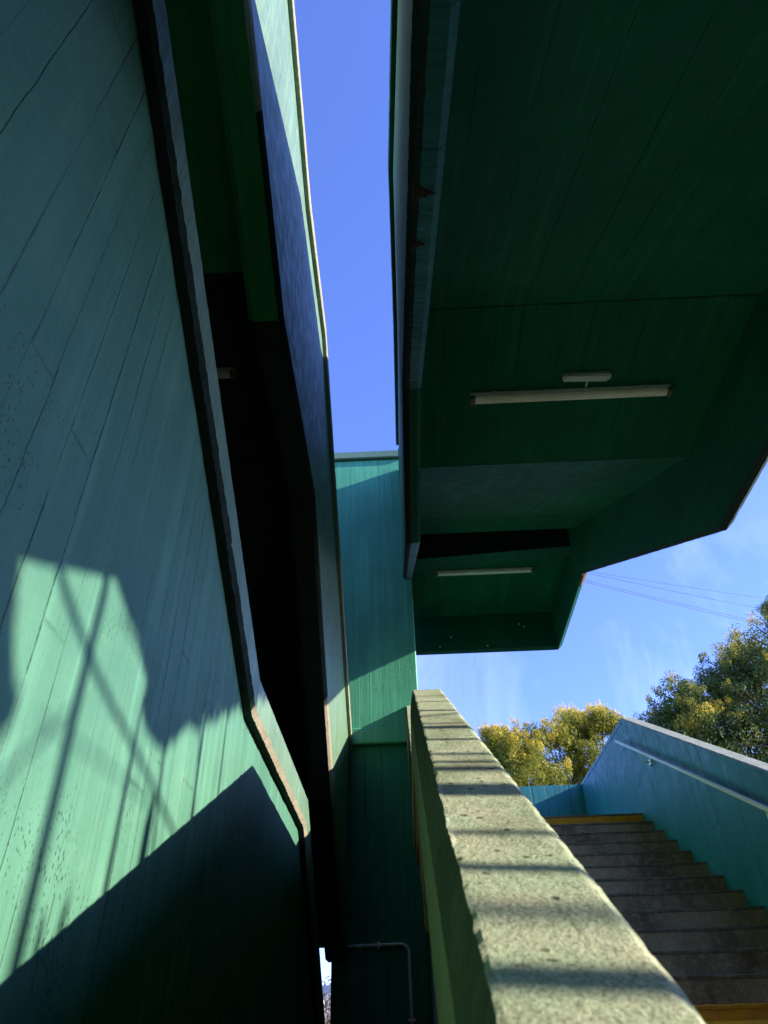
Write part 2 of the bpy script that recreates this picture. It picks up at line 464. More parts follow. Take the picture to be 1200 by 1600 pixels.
M['leaf'] = leaf_mat('acacia_leaf', (0.13, 0.15, 0.016), (0.42, 0.42, 0.05), 0.45)
M['leaf2'] = leaf_mat('dark_acacia_leaf', (0.065, 0.10, 0.02), (0.22, 0.27, 0.055), 0.4)
M['flower'] = leaf_mat('yellow_blossom', (0.65, 0.45, 0.03), (0.86, 0.66, 0.08), 0.35)
M['pale_leaf'] = leaf_mat('pale_dry_leaf', (0.35, 0.28, 0.22), (0.85, 0.76, 0.66), 0.4)
M['plaster'] = simple('white_plaster', (0.80, 0.80, 0.80), 0.8, 0.05, 2)

# ------------------------------------------------------------------ the ground
bm = bmesh.new()
GZ = -1.65
vs = [bm.verts.new((x, y, GZ)) for x, y in ((-900, -900), (900, -900), (900, 900), (-900, 900))]
bm.faces.new(vs)
tag(obj('ground', bm, M['ground']), kind='structure')

# ------------------------------------------------------------------ left stair, lower level: wall L with its coping
LX = -0.69
Lz = pl([(-1.5, 1.232 + 0.526 * 4.43), (2.93, 1.232), (4.70, 1.232), (8.8, 1.232 - 0.80 * 4.1)])
t = thing('staircase', 'tall board-marked green wall of the lower left stair under patches of sunlight', 'staircase', (LX, 3, GZ))
bm = bmesh.new()
ys = samples(-1.5, 6.6, 0.06, Lz.kinks)
strip(bm, ys, lambda y: [(LX, GZ, 0), (LX, Lz(y), 0.004), (LX - 0.13, Lz(y), 0), (LX - 0.13, GZ, 0)])
obj('side_wall', bm, M['wallL'], t)
bm = bmesh.new()
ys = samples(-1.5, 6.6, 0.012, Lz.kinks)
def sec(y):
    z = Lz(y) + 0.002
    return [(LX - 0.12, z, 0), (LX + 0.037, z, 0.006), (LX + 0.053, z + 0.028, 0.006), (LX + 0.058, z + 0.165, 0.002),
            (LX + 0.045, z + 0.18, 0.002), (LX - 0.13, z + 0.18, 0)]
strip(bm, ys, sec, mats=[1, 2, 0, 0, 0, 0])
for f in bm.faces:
    if f.material_index == 2 and f.calc_center_median().y < 2.9: f.material_index = 1  # sloping stretch takes the dark copy, shade put into its colour
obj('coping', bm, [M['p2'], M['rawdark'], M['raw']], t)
# the flight and landing behind the wall
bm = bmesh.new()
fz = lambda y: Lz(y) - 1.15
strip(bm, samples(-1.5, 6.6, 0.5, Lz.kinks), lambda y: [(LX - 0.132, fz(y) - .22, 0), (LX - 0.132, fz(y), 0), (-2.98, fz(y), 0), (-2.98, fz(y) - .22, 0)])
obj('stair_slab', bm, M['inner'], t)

# rear wall of the stair hall
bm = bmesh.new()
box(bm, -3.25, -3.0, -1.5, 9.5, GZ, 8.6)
tag(obj('boundary_wall', bm, M['inner']), 'wall coloured black for the deep shade behind the left stair opening', 'wall')

# ------------------------------------------------------------------ left stair, upper level: parapet P2
Pb = pl([(-1.5, 3.97 + 0.47 * 4.42), (2.92, 3.97), (4.76, 3.97), (6.0, 2.88), (7.0, 2.10), (8.74, 0.95)])
Pt = pl([(-1.5, 6.28 + 0.45 * 4.8), (3.3, 6.29), (4.70, 6.26), (8.74, 3.30)])
t = thing('staircase', 'upper left stair with folded parapet half in sun, half in blue shade against the sky', 'staircase', (LX, 3, 3.9))
bm = bmesh.new()
ys = samples(-1.5, 8.74, 0.02, Pb.kinks + Pt.kinks)
def sec(y):
    b, c = Pb(y), Pt(y)
    return [(LX - 0.235, b + 0.03, 0.002), (LX - 0.20, b, 0.003), (LX - 0.035, b + 0.004, 0.004), (LX - 0.012, b + 0.028, 0.004), (LX, b + 0.06, 0.002),
            (LX, c - 0.12, 0), (LX - 0.12, c - 0.12, 0), (LX - 0.12, b + 0.55, 0), (LX - 0.235, b + 0.5, 0)]
strip(bm, ys, sec, mats=[1, 1, 2, 2, 0, 0, 0, 0, 1])
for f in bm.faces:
    if f.material_index == 2 and 1.8 < f.calc_center_median().y < 6.2: f.material_index = 3  # chamfer outside the sun takes the dark copy as painted shade
    if f.material_index == 1 and f.calc_center_median().y > 2.9: f.material_index = 4  # underside past the flight turns near-black as painted shade
obj('parapet', bm, [M['p2'], M['soffL'], M['raw'], M['rawdark'], M['inner']], t)
bm = bmesh.new()
def sec(y):
    c = Pt(y)
    return [(LX - 0.13, c - 0.118, 0), (LX + 0.038, c - 0.118, 0.004), (LX + 0.045, c - 0.10, 0.003), (LX + 0.045, c - 0.01, 0.003), (LX + 0.03, c, 0.003), (LX - 0.14, c, 0)]
strip(bm, ys, sec, mats=[0, 1, 1, 1, 1, 1])
obj('coping', bm, [M['p2'], M['raw']], t)
Ps = pl([(-1.5, 4.60 + 0.50 * 4.4), (2.90, 4.58), (4.75, 4.58), (8.74, 2.0)])
bm = bmesh.new()
strip(bm, samples(-1.5, 2.90, 0.4, []), lambda y: [(LX - 0.232, Ps(y), 0), (LX - 0.232, Ps(y) + .25, 0), (-2.998, Ps(y) + .25, 0), (-2.998, Ps(y), 0)])
obj('flight_soffit', bm, M['soffL'], t)
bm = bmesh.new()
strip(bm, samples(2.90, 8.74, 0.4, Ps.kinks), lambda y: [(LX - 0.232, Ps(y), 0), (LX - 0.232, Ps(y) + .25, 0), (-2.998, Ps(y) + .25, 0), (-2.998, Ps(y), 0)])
obj('landing_soffit', bm, M['inner'], t)  # near-black colour here is painted shade

# ------------------------------------------------------------------ tower at the back
TY = 8.75
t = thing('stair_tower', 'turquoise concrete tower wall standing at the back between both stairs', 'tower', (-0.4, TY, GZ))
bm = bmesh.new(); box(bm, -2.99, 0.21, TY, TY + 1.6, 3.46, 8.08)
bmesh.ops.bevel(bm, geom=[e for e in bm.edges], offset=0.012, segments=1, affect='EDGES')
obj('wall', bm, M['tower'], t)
bm = bmesh.new(); box(bm, -2.99, 0.225, TY - 0.05, TY + 1.6, 3.25, 3.458)
bmesh.ops.bevel(bm, geom=[e for e in bm.edges], offset=0.015, segments=1, affect='EDGES')
obj('ledge', bm, M['tower'], t)
bm = bmesh.new(); box(bm, -2.99, 0.24, TY - 0.06, TY + 1.62, 8.082, 8.24)
bmesh.ops.bevel(bm, geom=[e for e in bm.edges], offset=0.015, segments=1, affect='EDGES')
obj('cap', bm, M['p2'], t)
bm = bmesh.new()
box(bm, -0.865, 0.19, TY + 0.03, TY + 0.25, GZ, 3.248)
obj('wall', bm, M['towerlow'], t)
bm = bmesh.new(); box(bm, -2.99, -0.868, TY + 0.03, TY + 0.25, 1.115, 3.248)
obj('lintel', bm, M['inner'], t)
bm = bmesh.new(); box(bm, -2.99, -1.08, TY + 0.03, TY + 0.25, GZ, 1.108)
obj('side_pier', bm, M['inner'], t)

# conduit on the lower tower wall
t = thing('conduit', 'thin grey conduit bent at a right angle on the dark lower tower wall', 'pipe', (-0.05, TY, 1.0))
cy = TY + 0.03 - 0.022
pts = [(-0.87, cy, 1.086), (-0.13, cy, 1.098)]
for k in range(1, 7):
    a = k / 6 * math.pi / 2
    pts.append((-0.13 + 0.09 * math.sin(a), cy, 1.098 - 0.09 * (1 - math.cos(a))))
pts.append((-0.028, cy, -0.6))
bm = bmesh.new(); tube(bm, pts, 0.017, 10)
obj('pipe', bm, M['greypipe'], t, smooth=True)
for x in (-0.80, -0.36):
    bm = bmesh.new(); box(bm, x - 0.012, x + 0.012, cy - 0.022, cy + 0.021, 1.06, 1.125)
    obj('clip', bm, M['greypipe'], t)
for z in (0.44, -0.1):
    bm = bmesh.new(); box(bm, -0.072, 0.005, cy - 0.022, cy + 0.021, z - 0.012, z + 0.012)
    obj('clip', bm, M['greypipe'], t)
bm = bmesh.new(); tube(bm, [(-0.60, cy, 1.0905), (-0.53, cy, 1.0915)], 0.022, 10)
obj('coupling', bm, M['greypipe'], t, smooth=True)

# ------------------------------------------------------------------ right, overhead stair A-B-C and landing D
B0, B1 = 2.95, 4.56
Ab = pl([(-1.6, 3.30 - 0.540 * 4.55), (B0, 3.30), (B1, 3.30), (8.52, 5.50)])
At = pl([(-1.6, 6.20 - 0.552 * 4.55), (B0, 6.20), (B1, 6.20), (8.3, 8.06)])
As = pl([(-1.6, 4.10 - 0.545 * 4.55), (B0, 4.10), (B1, 4.10), (8.2, 6.08)])
t = thing('staircase', 'dark green underside of the stair passing overhead with deep side beams', 'staircase', (1.4, 3.7, 3.3))
kk = Ab.kinks + At.kinks
bx = lambda y: 0.080 + 0.007 * max(0.0, 2.95 - y)
bw = lambda y: 0.115
cx = lambda y: bx(y) + 0.03 + 0.024 * max(0.0, 2.95 - y)
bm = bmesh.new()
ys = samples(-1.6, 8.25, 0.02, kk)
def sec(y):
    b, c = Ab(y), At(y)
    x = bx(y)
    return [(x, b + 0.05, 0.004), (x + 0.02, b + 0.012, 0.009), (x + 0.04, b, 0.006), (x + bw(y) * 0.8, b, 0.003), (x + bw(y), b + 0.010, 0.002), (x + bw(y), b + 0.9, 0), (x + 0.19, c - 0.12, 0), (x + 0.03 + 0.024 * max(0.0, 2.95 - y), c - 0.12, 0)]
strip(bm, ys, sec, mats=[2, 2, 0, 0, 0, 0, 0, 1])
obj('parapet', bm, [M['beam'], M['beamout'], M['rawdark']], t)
bm = bmesh.new()
def sec(y):
    c = At(y)
    return [(bx(y) + .18, c - 0.118, 0), (bx(y) + .18, c, 0), (cx(y) - 0.033, c, 0.003), (cx(y) - 0.041, c - 0.02, 0.004), (cx(y) - 0.041, c - 0.10, 0.004), (cx(y) - 0.035, c - 0.118, 0.003)]
strip(bm, ys, sec)
obj('coping', bm, [M['beam']], t)
RX = 2.545
bm = bmesh.new()
ysr = samples(-1.6, 8.52, 0.05, kk)
def sec(y):
    b, c = Ab(y), At(y)
    return [(RX, b + 0.03, 0.002), (RX + 0.012, b, 0.005), (RX + 0.055, b, 0.005), (RX + 0.13, b + 0.07, 0.004), (RX + 0.13, c, 0), (RX, c, 0)]
strip(bm, ysr, sec, mats=[1, 1, 1, 0, 0, 0])
obj('parapet', bm, [M['beam'], M['rawdark']], t)
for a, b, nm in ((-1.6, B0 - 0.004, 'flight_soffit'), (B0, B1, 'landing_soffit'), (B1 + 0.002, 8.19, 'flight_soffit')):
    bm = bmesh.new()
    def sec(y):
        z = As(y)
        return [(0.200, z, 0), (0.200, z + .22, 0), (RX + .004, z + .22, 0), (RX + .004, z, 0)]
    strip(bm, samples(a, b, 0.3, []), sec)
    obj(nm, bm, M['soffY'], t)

def jagged(bm, pts, w, dz, seed):
    """a crooked dark sliver following pts just under a soffit"""
    rnd = random.Random(seed)
    L = []
    for a, b in zip(pts, pts[1:]):
        n = max(2, int((Vector(b) - Vector(a)).length / 0.035))
        L += [Vector(a).lerp(Vector(b), i / n) for i in range(n)]
    L.append(Vector(pts[-1]))
    prev = None
    for p in L:
        o = noise.noise(p * 6 + Vector((seed, 0, 0))) * 0.012
        ww = w * rnd.uniform(0.25, 1.3)
        q = [bm.verts.new((p.x, p.y + o - ww / 2, p.z - 0.002)), bm.verts.new((p.x, p.y + o + ww / 2, p.z - 0.002)), bm.verts.new((p.x, p.y + o, p.z - dz))]
        if prev:
            for k in range(3): bm.faces.new((prev[k], prev[(k + 1) % 3], q[(k + 1) % 3], q[k]))
        prev = q
bm = bmesh.new(); jagged(bm, [(0.23, 2.952, 4.10), (2.53, 2.952, 4.10)], 0.011, 0.005, 1)
obj('crack', bm, M['rawdark'], t)
bm = bmesh.new(); jagged(bm, [(0.23, 4.56, 4.10), (2.53, 4.56, 4.10)], 0.008, 0.004, 2)
obj('crack', bm, M['rawdark'], t)
# spalled spots on the underside of the inner beam
def spall(y0, x0, lx, ly, seed):
    """broken-off wedge that starts at the rough outer edge and tapers inwards"""
    bm = bmesh.new()
    rnd = random.Random(seed)
    up_, lo_ = [], []
    n = 12
    for k in range(n + 1):
        f = k / n
        w = ly * (1 - f) ** 1.3 * (0.75 + 0.5 * rnd.random()) + 0.001
        x = x0 + lx * f
        y = y0 + 0.012 * f + 0.004 * rnd.uniform(-1, 1)
        z = Ab(y0) - 0.004
        up_.append((bm.verts.new((x, y + w, z - .001)), bm.verts.new((x, y - w * 1.3, z - .001)), bm.verts.new((x, y, z - 0.006 * rnd.random() - 0.003))))
    for p, q in zip(up_, up_[1:]):
        bm.faces.new((p[0], p[2], q[2], q[0])); bm.faces.new((p[2], p[1], q[1], q[2]))
    obj('spall', bm, M['spall'], t)
spall(1.22, bx(1.22) + 0.012, 0.085, 0.040, 1)
spall(1.50, bx(1.50) + 0.012, 0.060, 0.032, 4)

# landing D beyond
t = thing('stair_landing', 'boxed landing underside at the far end of the overhead stair', 'landing', (1.4, 9.7, 5.5))
ZD = 6.14
bm = bmesh.new(); box(bm, 0.215, 2.60, 8.95, 10.65, ZD, ZD + 0.25)
obj('landing_soffit', bm, M['soffY'], t)
bm = bmesh.new()
v = [bm.verts.new(p) for p in ((0.215, 8.72, 6.0), (2.60, 8.525, 6.0), (2.60, 8.80, 6.0), (0.215, 9.03, 6.0),
                               (0.215, 8.72, 6.9), (2.60, 8.525, 6.9), (2.60, 8.80, 6.9), (0.215, 9.03, 6.9))]
for f in ((0, 1, 2, 3), (4, 7, 6, 5), (0, 4, 5, 1), (1, 5, 6, 2), (2, 6, 7, 3), (3, 7, 4, 0)):
    bm.faces.new([v[i] for i in f])
obj('cross_beam', bm, M['beam'], t)
bm = bmesh.new()
v = [bm.verts.new(p) for p in ((0.216, 8.715, 6.004), (2.599, 8.520, 6.004), (2.599, 8.523, 6.004), (0.216, 8.718, 6.004),
                               (0.216, 8.715, 6.9), (2.599, 8.520, 6.9), (2.599, 8.523, 6.9), (0.216, 8.718, 6.9))]
for f in ((0, 1, 2, 3), (4, 7, 6, 5), (0, 4, 5, 1), (1, 5, 6, 2), (2, 6, 7, 3), (3, 7, 4, 0)):
    bm.faces.new([v[i] for i in f])
obj('joint_shade_sheet', bm, M['inner'], t)  # thin dark sheet added so the joint looks deep in shade
bm = bmesh.new(); box(bm, 0.215, 2.60, 8.1, 8.9, 6.905, 7.05)
obj('joint_light_block', bm, M['inner'], t)  # lid added to keep sky light out of the joint
bm = bmesh.new(); box(bm, 0.10, 0.213, 8.252, 8.74, 5.95, 7.85)
obj('joint_light_block', bm, M['beam'], t)  # side piece added against sky light entering the joint
bm = bmesh.new(); box(bm, 0.215, 2.60, 8.09, 8.188, 6.31, 6.904)
obj('joint_light_block', bm, M['inner'], t)  # piece over the flight end, added to stop sky light
bm = bmesh.new()
strip(bm, samples(8.525, 10.78, 0.05, []), lambda y: [(2.60, 5.51, 0.002), (2.61, 5.49, 0.004), (2.625, 5.49, 0.004), (2.705, 5.57, 0.003), (2.705, 8.27, 0), (2.60, 8.27, 0)])
obj('parapet', bm, M['beam'], t)
bm = bmesh.new(); box(bm, 0.215, 2.598, 10.652, 10.78, 5.49, 8.27)
obj('parapet', bm, M['beam'], t)
for x, z in ((0.66, 5.56), (0.86, 5.73), (1.45, 5.55), (2.10, 5.88), (2.02, 5.93)):
    bm = bmesh.new(); bmesh.ops.create_uvsphere(bm, u_segments=6, v_segments=4, radius=0.016, matrix=Matrix.Translation((x, 10.65, z)))
    obj('white_dot', bm, M['white'], t)  # small white dots on the end wall
bm = bmesh.new()
strip(bm, samples(8.53, 8.80, 0.02, []), lambda y: [(2.618, 5.488, 0.01), (2.64, 5.475, 0.012), (2.712, 5.56, 0.012), (2.70, 5.70, 0.0)])
obj('rust_patch', bm, M['rust'], t)

# ------------------------------------------------------------------ right, lower stair in front of us
N0, NT, NR = (8.148, 2.171), 0.2849, 0.1589
t = thing('concrete_steps', 'worn dark concrete steps climbing away with yellow first and last risers', 'staircase', (1.35, 4.7, GZ))
for i in range(13):
    y = N0[0] - i * NT; z = N0[1] - i * NR
    last = i in (0, 12)
    bm = bmesh.new()
    box(bm, 0.185, 2.538, y, y + NT + (2.6 if i == 0 else 0.02), z - NR - 0.05, z - 0.022)
    bm.faces.ensure_lookup_table()
    st = obj('step', bm, M['yellow'] if last else M['step'], t)
    # slightly rounded, chipped nosing on top
    bm = bmesh.new()
    xs = [0.185 + (2.353) * k / 120 for k in range(121)]
    rings = []
    for x in xs:
        j = 0.006 * noise.fractal(Vector((x * 14, i * 5.1, 0)), 0.7, 2, 4) - 0.016 * max(0.0, noise.noise(Vector((x * 9, i * 3.3, 4))) - 0.45)
        rings.append([bm.verts.new(p) for p in ((x, y - 0.006 + j, z - 0.0215), (x, y - 0.008 + j, z - 0.006 + j * .6), (x, y + 0.004, z + j * .6), (x, y + NT + (2.6 if i == 0 else 0.015), z), (x, y + NT + (2.6 if i == 0 else 0.015), z - 0.0215))])
    for a, b in zip(rings, rings[1:]):
        for k in range(5):
            bm.faces.new((a[k], a[(k + 1) % 5], b[(k + 1) % 5], b[k]))
    bm.faces.new(rings[0]); bm.faces.new(list(reversed(rings[-1])))
    obj('tread', bm, M['yellow'] if i == 12 else M['nosing'], st)
zl = N0[1] - 13 * NR
bm = bmesh.new()
box(bm, 0.185, 2.538, 2.62, N0[0] - 12 * NT + 0.05, zl - 0.25, zl)
obj('landing', bm, M['yellow'], t)
for i in range(10):
    y = 2.62 - (i + 1) * NT; z = zl - (i + 1) * NR
    bm = bmesh.new(); box(bm, 0.185, 2.538, y, y + NT + 0.02, z - NR - 0.05, z)
    obj('step', bm, M['step'], t)

# right wall of the front stair
Wt = pl([(-1.5, 1.332 - 0.54 * 4.4), (2.9, 1.332), (4.60, 1.332), (8.09, 3.214), (10.76, 3.27)])
t = thing('parapet', 'blue-green parapet wall right of the front steps with lichen-grey coping', 'wall', (2.6, 6, GZ))
bm = bmesh.new()
ys = samples(-1.5, 10.76, 0.06, Wt.kinks)
strip(bm, ys, lambda y: [(2.54, GZ, 0), (2.54, Wt(y) - 0.055, 0.003), (2.68, Wt(y) - 0.055, 0.003), (2.68, GZ, 0)])
obj('wall', bm, M['blue'], t)
bm = bmesh.new()
ys = samples(-1.5, 10.76, 0.03, Wt.kinks)
strip(bm, ys, lambda y: [(2.535, Wt(y) - 0.053, 0.003), (2.533, Wt(y) - 0.01, 0.003), (2.545, Wt(y), 0.003), (2.675, Wt(y), 0.003), (2.687, Wt(y) - 0.012, 0.003), (2.685, Wt(y) - 0.053, 0.003)], mats=[0, 1, 1, 1, 0, 0])
obj('coping', bm, [M['blue'], M['cap']], t)
bm = bmesh.new(); box(bm, 0.185, 2.535, 10.62, 10.76, GZ, 3.25)
tag(obj('landing_wall', bm, M['blueX']), 'low teal wall closing the top landing behind the last yellow riser', 'wall')

# handrail
t = thing('handrail', 'pale blue-grey tubular handrail fixed along the blue parapet wall', 'handrail', (2.46, 6, 1.6))
bm = bmesh.new()
hz = pl([(4.6, 1.07), (8.147, 2.965)])
tube(bm, [(2.46, 8.20, hz(8.16) + .01), (2.46, 6.4, hz(6.4)), (2.46, 4.6, hz(4.6))], 0.019, 14)
obj('rail', bm, M['steel'], t, smooth=True)
for y in (7.45, 5.18):
    bm = bmesh.new()
    z = hz(y)
    tube(bm, [(2.46, y, z - 0.02), (2.46, y, z - 0.10), (2.47, y, z - 0.115), (2.525, y, z - 0.115)], 0.008, 8)
    box(bm, 2.525, 2.538, y - 0.04, y + 0.04, z - 0.145, z - 0.085)
    obj('bracket', bm, M['steel'], t)

# ------------------------------------------------------------------ foreground parapet F
FX0, FX1 = 0.034, 0.186
Fz = pl([(-0.6, 0.54 * -0.6 - 0.271), (3.10, 0.54 * 3.10 - 0.271), (4.55, 1.405), (8.74, 3.74)])
t = thing('parapet', 'rough sunlit green parapet top rising from the bottom foreground', 'parapet', (0.1, 1.5, GZ))
bm = bmesh.new()
def fstep(y):
    return 0.005 if y < 1.3 else (0.010 if y < 3.2 else 0.06)
ys = samples(-0.6, 8.745, fstep, Fz.kinks)
def fsec(y):
    z = Fz(y)
    pts = [(FX0, z - 0.38, 0.002), (FX0, z - 0.10, 0.001), (FX0 + 0.003, z - 0.075, 0.003), (FX0 + 0.008, z - 0.04, 0.004), (FX0 + 0.013, z - 0.012, 0.004), (FX0 + 0.018, z - 0.001, 0.004)]
    nx = 26
    for k in range(1, nx):
        x = FX0 + 0.018 + (FX1 - 0.012 - FX0 - 0.018) * k / nx
        pts.append((x, z + 0.0007 * noise.noise(Vector((x * 60, y * 60, 3))) + 0.0006 * noise.noise(Vector((x * 170, y * 170, 9))), 0))
    pts += [(FX1 - 0.012, z - 0.001, 0.002), (FX1 - 0.003, z - 0.008, 0.002), (FX1, z - 0.024, 0.001), (FX1, z - 0.38, 0)]
    return pts
nseg = len(fsec(0))
strip(bm, ys, fsec, mats=[0, 1, 1, 1, 1] + [2] * (nseg - 6) + [0])
obj('wall', bm, [M['fside'], M['fedge'], M['ftop']], t)
bm = bmesh.new()
strip(bm, samples(2.2, 3.7, 0.03, Fz.kinks), lambda y: [(FX0 + .004, Fz(y) - 0.62, 0.01), (FX0 + .004, Fz(y) - 0.382, 0.0), (FX1, Fz(y) - 0.382, 0), (FX1, Fz(y) - 0.62, 0)])
obj('edge_strip', bm, M['rust'], t)
bm = bmesh.new()
strip(bm, samples(-0.6, 8.779, 0.3, Fz.kinks), lambda y: [(0.150, GZ, 0.0), (0.150, Fz(y) - 0.383, 0), (0.184, Fz(y) - 0.383, 0), (0.184, GZ, 0)])
obj('stair_side', bm, M['towerlow'], t)

# ------------------------------------------------------------------ lamps (unlit)
def tube_light(x0, x1, y, z, label, batten=True):
    t = thing('fluorescent_light', label, 'lamp', ((x0 + x1) / 2, y, z), 'unlit tube lights under the concrete soffits')
    bm = bmesh.new(); box(bm, x0, x1, y - 0.042, y + 0.042, z - 0.03, z - 0.001)
    bmesh.ops.bevel(bm, geom=[e for e in bm.edges], offset=0.006, segments=1, affect='EDGES')
    hs = obj('housing', bm, M['white'], t)
    bm = bmesh.new()
    rings = []
    prof = [(-0.038, -0.0305), (-0.037, -0.052), (-0.024, -0.067), (0, -0.072), (0.024, -0.067), (0.037, -0.052), (0.038, -0.0305)]
    for x in (x0 + 0.035, x1 - 0.035):
        rings.append([bm.verts.new((x, y + a, z + b)) for a, b in prof])
    for k in range(len(prof)):
        bm.faces.new((rings[0][k], rings[0][(k + 1) % 7], rings[1][(k + 1) % 7], rings[1][k]))
    bm.faces.new(rings[0]); bm.faces.new(list(reversed(rings[1])))
    obj('diffuser', bm, M['diff'], t)
    for x in (x0 - 0.003, x1 - 0.033):
        bm = bmesh.new(); box(bm, x, x + 0.036, y - 0.041, y + 0.041, z - 0.075, z - 0.0315)
        bmesh.ops.bevel(bm, geom=[e for e in bm.edges], offset=0.008, segments=2, affect='EDGES')
        obj('end_cap', bm, M['endcap'], t)
    for k in range(4):
        x = x0 + (x1 - x0) * (0.12 + 0.25 * k)
        bm = bmesh.new(); box(bm, x - 0.015, x + 0.015, y - 0.048, y - 0.0425, z - 0.05, z - 0.01)
        obj('clip', bm, M['white'], hs)
    return t
tube_light(0.62, 2.15, 3.76, 4.097, 'long unlit tube light under the near overhead landing below a small oblong lamp')
tube_light(0.60, 2.11, 9.27, ZD - 0.003, 'farther unlit tube light under the boxed end landing')
tube_light(-2.78, -1.26, 3.80, 4.575, 'tube light stub showing in the black opening of the left stair')

t = thing('emergency_light', 'small oblong white lamp just above the near tube light', 'lamp', (1.49, 3.60, 4.097))
bm = bmesh.new()
pts = []
for k in range(24):
    a = 2 * math.pi * k / 24
    pts.append((1.485 + (0.15 if math.cos(a) > 0 else -0.15) + 0.032 * math.cos(a), 3.60 + 0.032 * math.sin(a)))
lo = [bm.verts.new((x, y, 4.055)) for x, y in pts]; hi = [bm.verts.new((x, y, 4.096)) for x, y in pts]
for k in range(24): bm.faces.new((lo[k], lo[(k + 1) % 24], hi[(k + 1) % 24], hi[k]))
bm.faces.new(lo); bm.faces.new(list(reversed(hi)))
bmesh.ops.bevel(bm, geom=[e for e in bm.edges if abs(e.verts[0].co.z - 4.055) < 1e-4 and abs(e.verts[1].co.z - 4.055) < 1e-4], offset=0.012, segments=2, affect='EDGES')
obj('cover', bm, M['white'], t)
bm = bmesh.new(); tube(bm, [(1.50, 3.633, 4.085), (1.50, 3.70, 4.085)], 0.008, 8)
obj('cable', bm, M['white'], t)

# ------------------------------------------------------------------ overhead wires
def ray(px, py):
    return rt2 * ((px - 600) / 1109.2) - up2 * ((py - 800) / 1109.2) + fw
def atY(px, py, Y):
    d = ray(px, py); return d * (Y / d.y)
for k, (a, b, sag) in enumerate((((880, 880), (1260, 937), 0.25), ((880, 881), (1260, 958), 0.25), ((880, 890), (1260, 980), 0.3), ((880, 893), (1260, 984), 0.3))):
    p, q = atY(*a, 22), atY(*b, 26)
    e = (q - p); p = p - e * 0.6; q = q + e * 0.8
    pts = [p.lerp(q, i / 30) + Vector((0, 0, -sag * 4 * (i / 30) * (1 - i / 30))) for i in range(31)]
    bm = bmesh.new(); tube(bm, pts, 0.009, 6)
    lab = ['uppermost overhead cable crossing the sky', 'second overhead cable below the uppermost one', 'third overhead cable, upper of the lowest close pair', 'lowest overhead cable crossing the sky'][k]
    tag(obj('power_line', bm, M['wire']), lab, 'cable', 'overhead cables right of the landing')

# ------------------------------------------------------------------ trees
def leaf_cloud(bm, c, rad, n, size, rnd, flat=1.0):
    for _ in range(n):
        while True:
            d = Vector((rnd.uniform(-1, 1), rnd.uniform(-1, 1), rnd.uniform(-1, 1)))
            if 0.02 < d.length < 1: break
        d = d.normalized() * (d.length ** 0.4)
        p = c + Vector((d.x * rad, d.y * rad, d.z * rad * flat))
        s = size * rnd.uniform(0.6, 1.3)
        nrm = (d.normalized() * 1.2 + Vector((rnd.uniform(-1, 1), rnd.uniform(-1, 1), rnd.uniform(-1, 1))) * 0.8).normalized()
        a = nrm.orthogonal().normalized()
        a = (Matrix.Rotation(rnd.uniform(0, 6.28), 3, nrm) @ a)
        b = nrm.cross(a)
        vs = [bm.verts.new(p + a * s), bm.verts.new(p + b * s * 0.45), bm.verts.new(p - a * s), bm.verts.new(p - b * s * 0.45)]
        bm.faces.new(vs)

def tree(name, label, base, h, blobs, leafm, seed, flowers, leaf=0.026, per=1500, fl_frac=0.5, group=None):
    """blobs: list of (centre, radius) crown masses; every mass is broken into tufts"""
    rnd = random.Random(seed)
    t = thing(name, label, 'tree', base, group)
    base = Vector(base)
    bm = bmesh.new()
    top = base + Vector((0, 0, h * 0.6))
    tube(bm, [base, base + Vector((0.1, 0.05, h * 0.3)), top], 0.2, 8, radii=[0.22, 0.17, 0.09])
    for c, r in blobs:
        s = base + Vector((0.08, 0.04, h * rnd.uniform(0.2, 0.5)))
        mid = s.lerp(c, 0.5) + Vector((0, 0, 0.2))
        tube(bm, [s, mid, c], 0.06, 6, radii=[0.09, 0.055, 0.02])
    bt = bm
    bm = bmesh.new(); bf = bmesh.new()
    for c, r in blobs:
        nt = int(54 * r * r + 22)
        for _ in range(nt):
            d = Vector((rnd.gauss(0, 1), rnd.gauss(0, 1), rnd.gauss(0.2, 1))).normalized()
            f = rnd.uniform(0.5, 1.0) if rnd.random() < 0.72 else rnd.uniform(1.0, 1.38)
            q = c + d * r * f
            tr = rnd.uniform(0.10, 0.26) * (1.0 if f < 1 else 0.75)
            leaf_cloud(bm, q, tr, int(per * tr * (0.8 if f < 1 else 0.5)), leaf * rnd.uniform(.8, 1.25), rnd, 1.15)
            if f > 0.95: 
                e_ = c + d * r * 0.6
                tube(bt, [e_, e_.lerp(q, 0.5) + Vector((0, 0, 0.03)), q], 0.012, 5, radii=[0.018, 0.012, 0.005])
            if f > 0.70 and d.z > -0.2 and rnd.random() < fl_frac * flowers(q):
                for _k in range(3):
                    o_ = Vector((rnd.uniform(-1, 1), rnd.uniform(-1, 1), rnd.uniform(0, 1.4))) * tr * 0.7
                    leaf_cloud(bf, q + d * 0.05 + o_, tr * 0.45, int(per * tr * 0.30), leaf * 0.75, rnd, 1.6)
        leaf_cloud(bm, c, r * 0.8, int(500 * r), leaf * 2.0, rnd)
    obj('trunk', bt, M['bark'], t)
    obj('crown', bm, leafm, t, recalc=False)
    if len(bf.faces): obj('blossom', bf, M['flower'], t, recalc=False)
    else: bf.free()
    return t

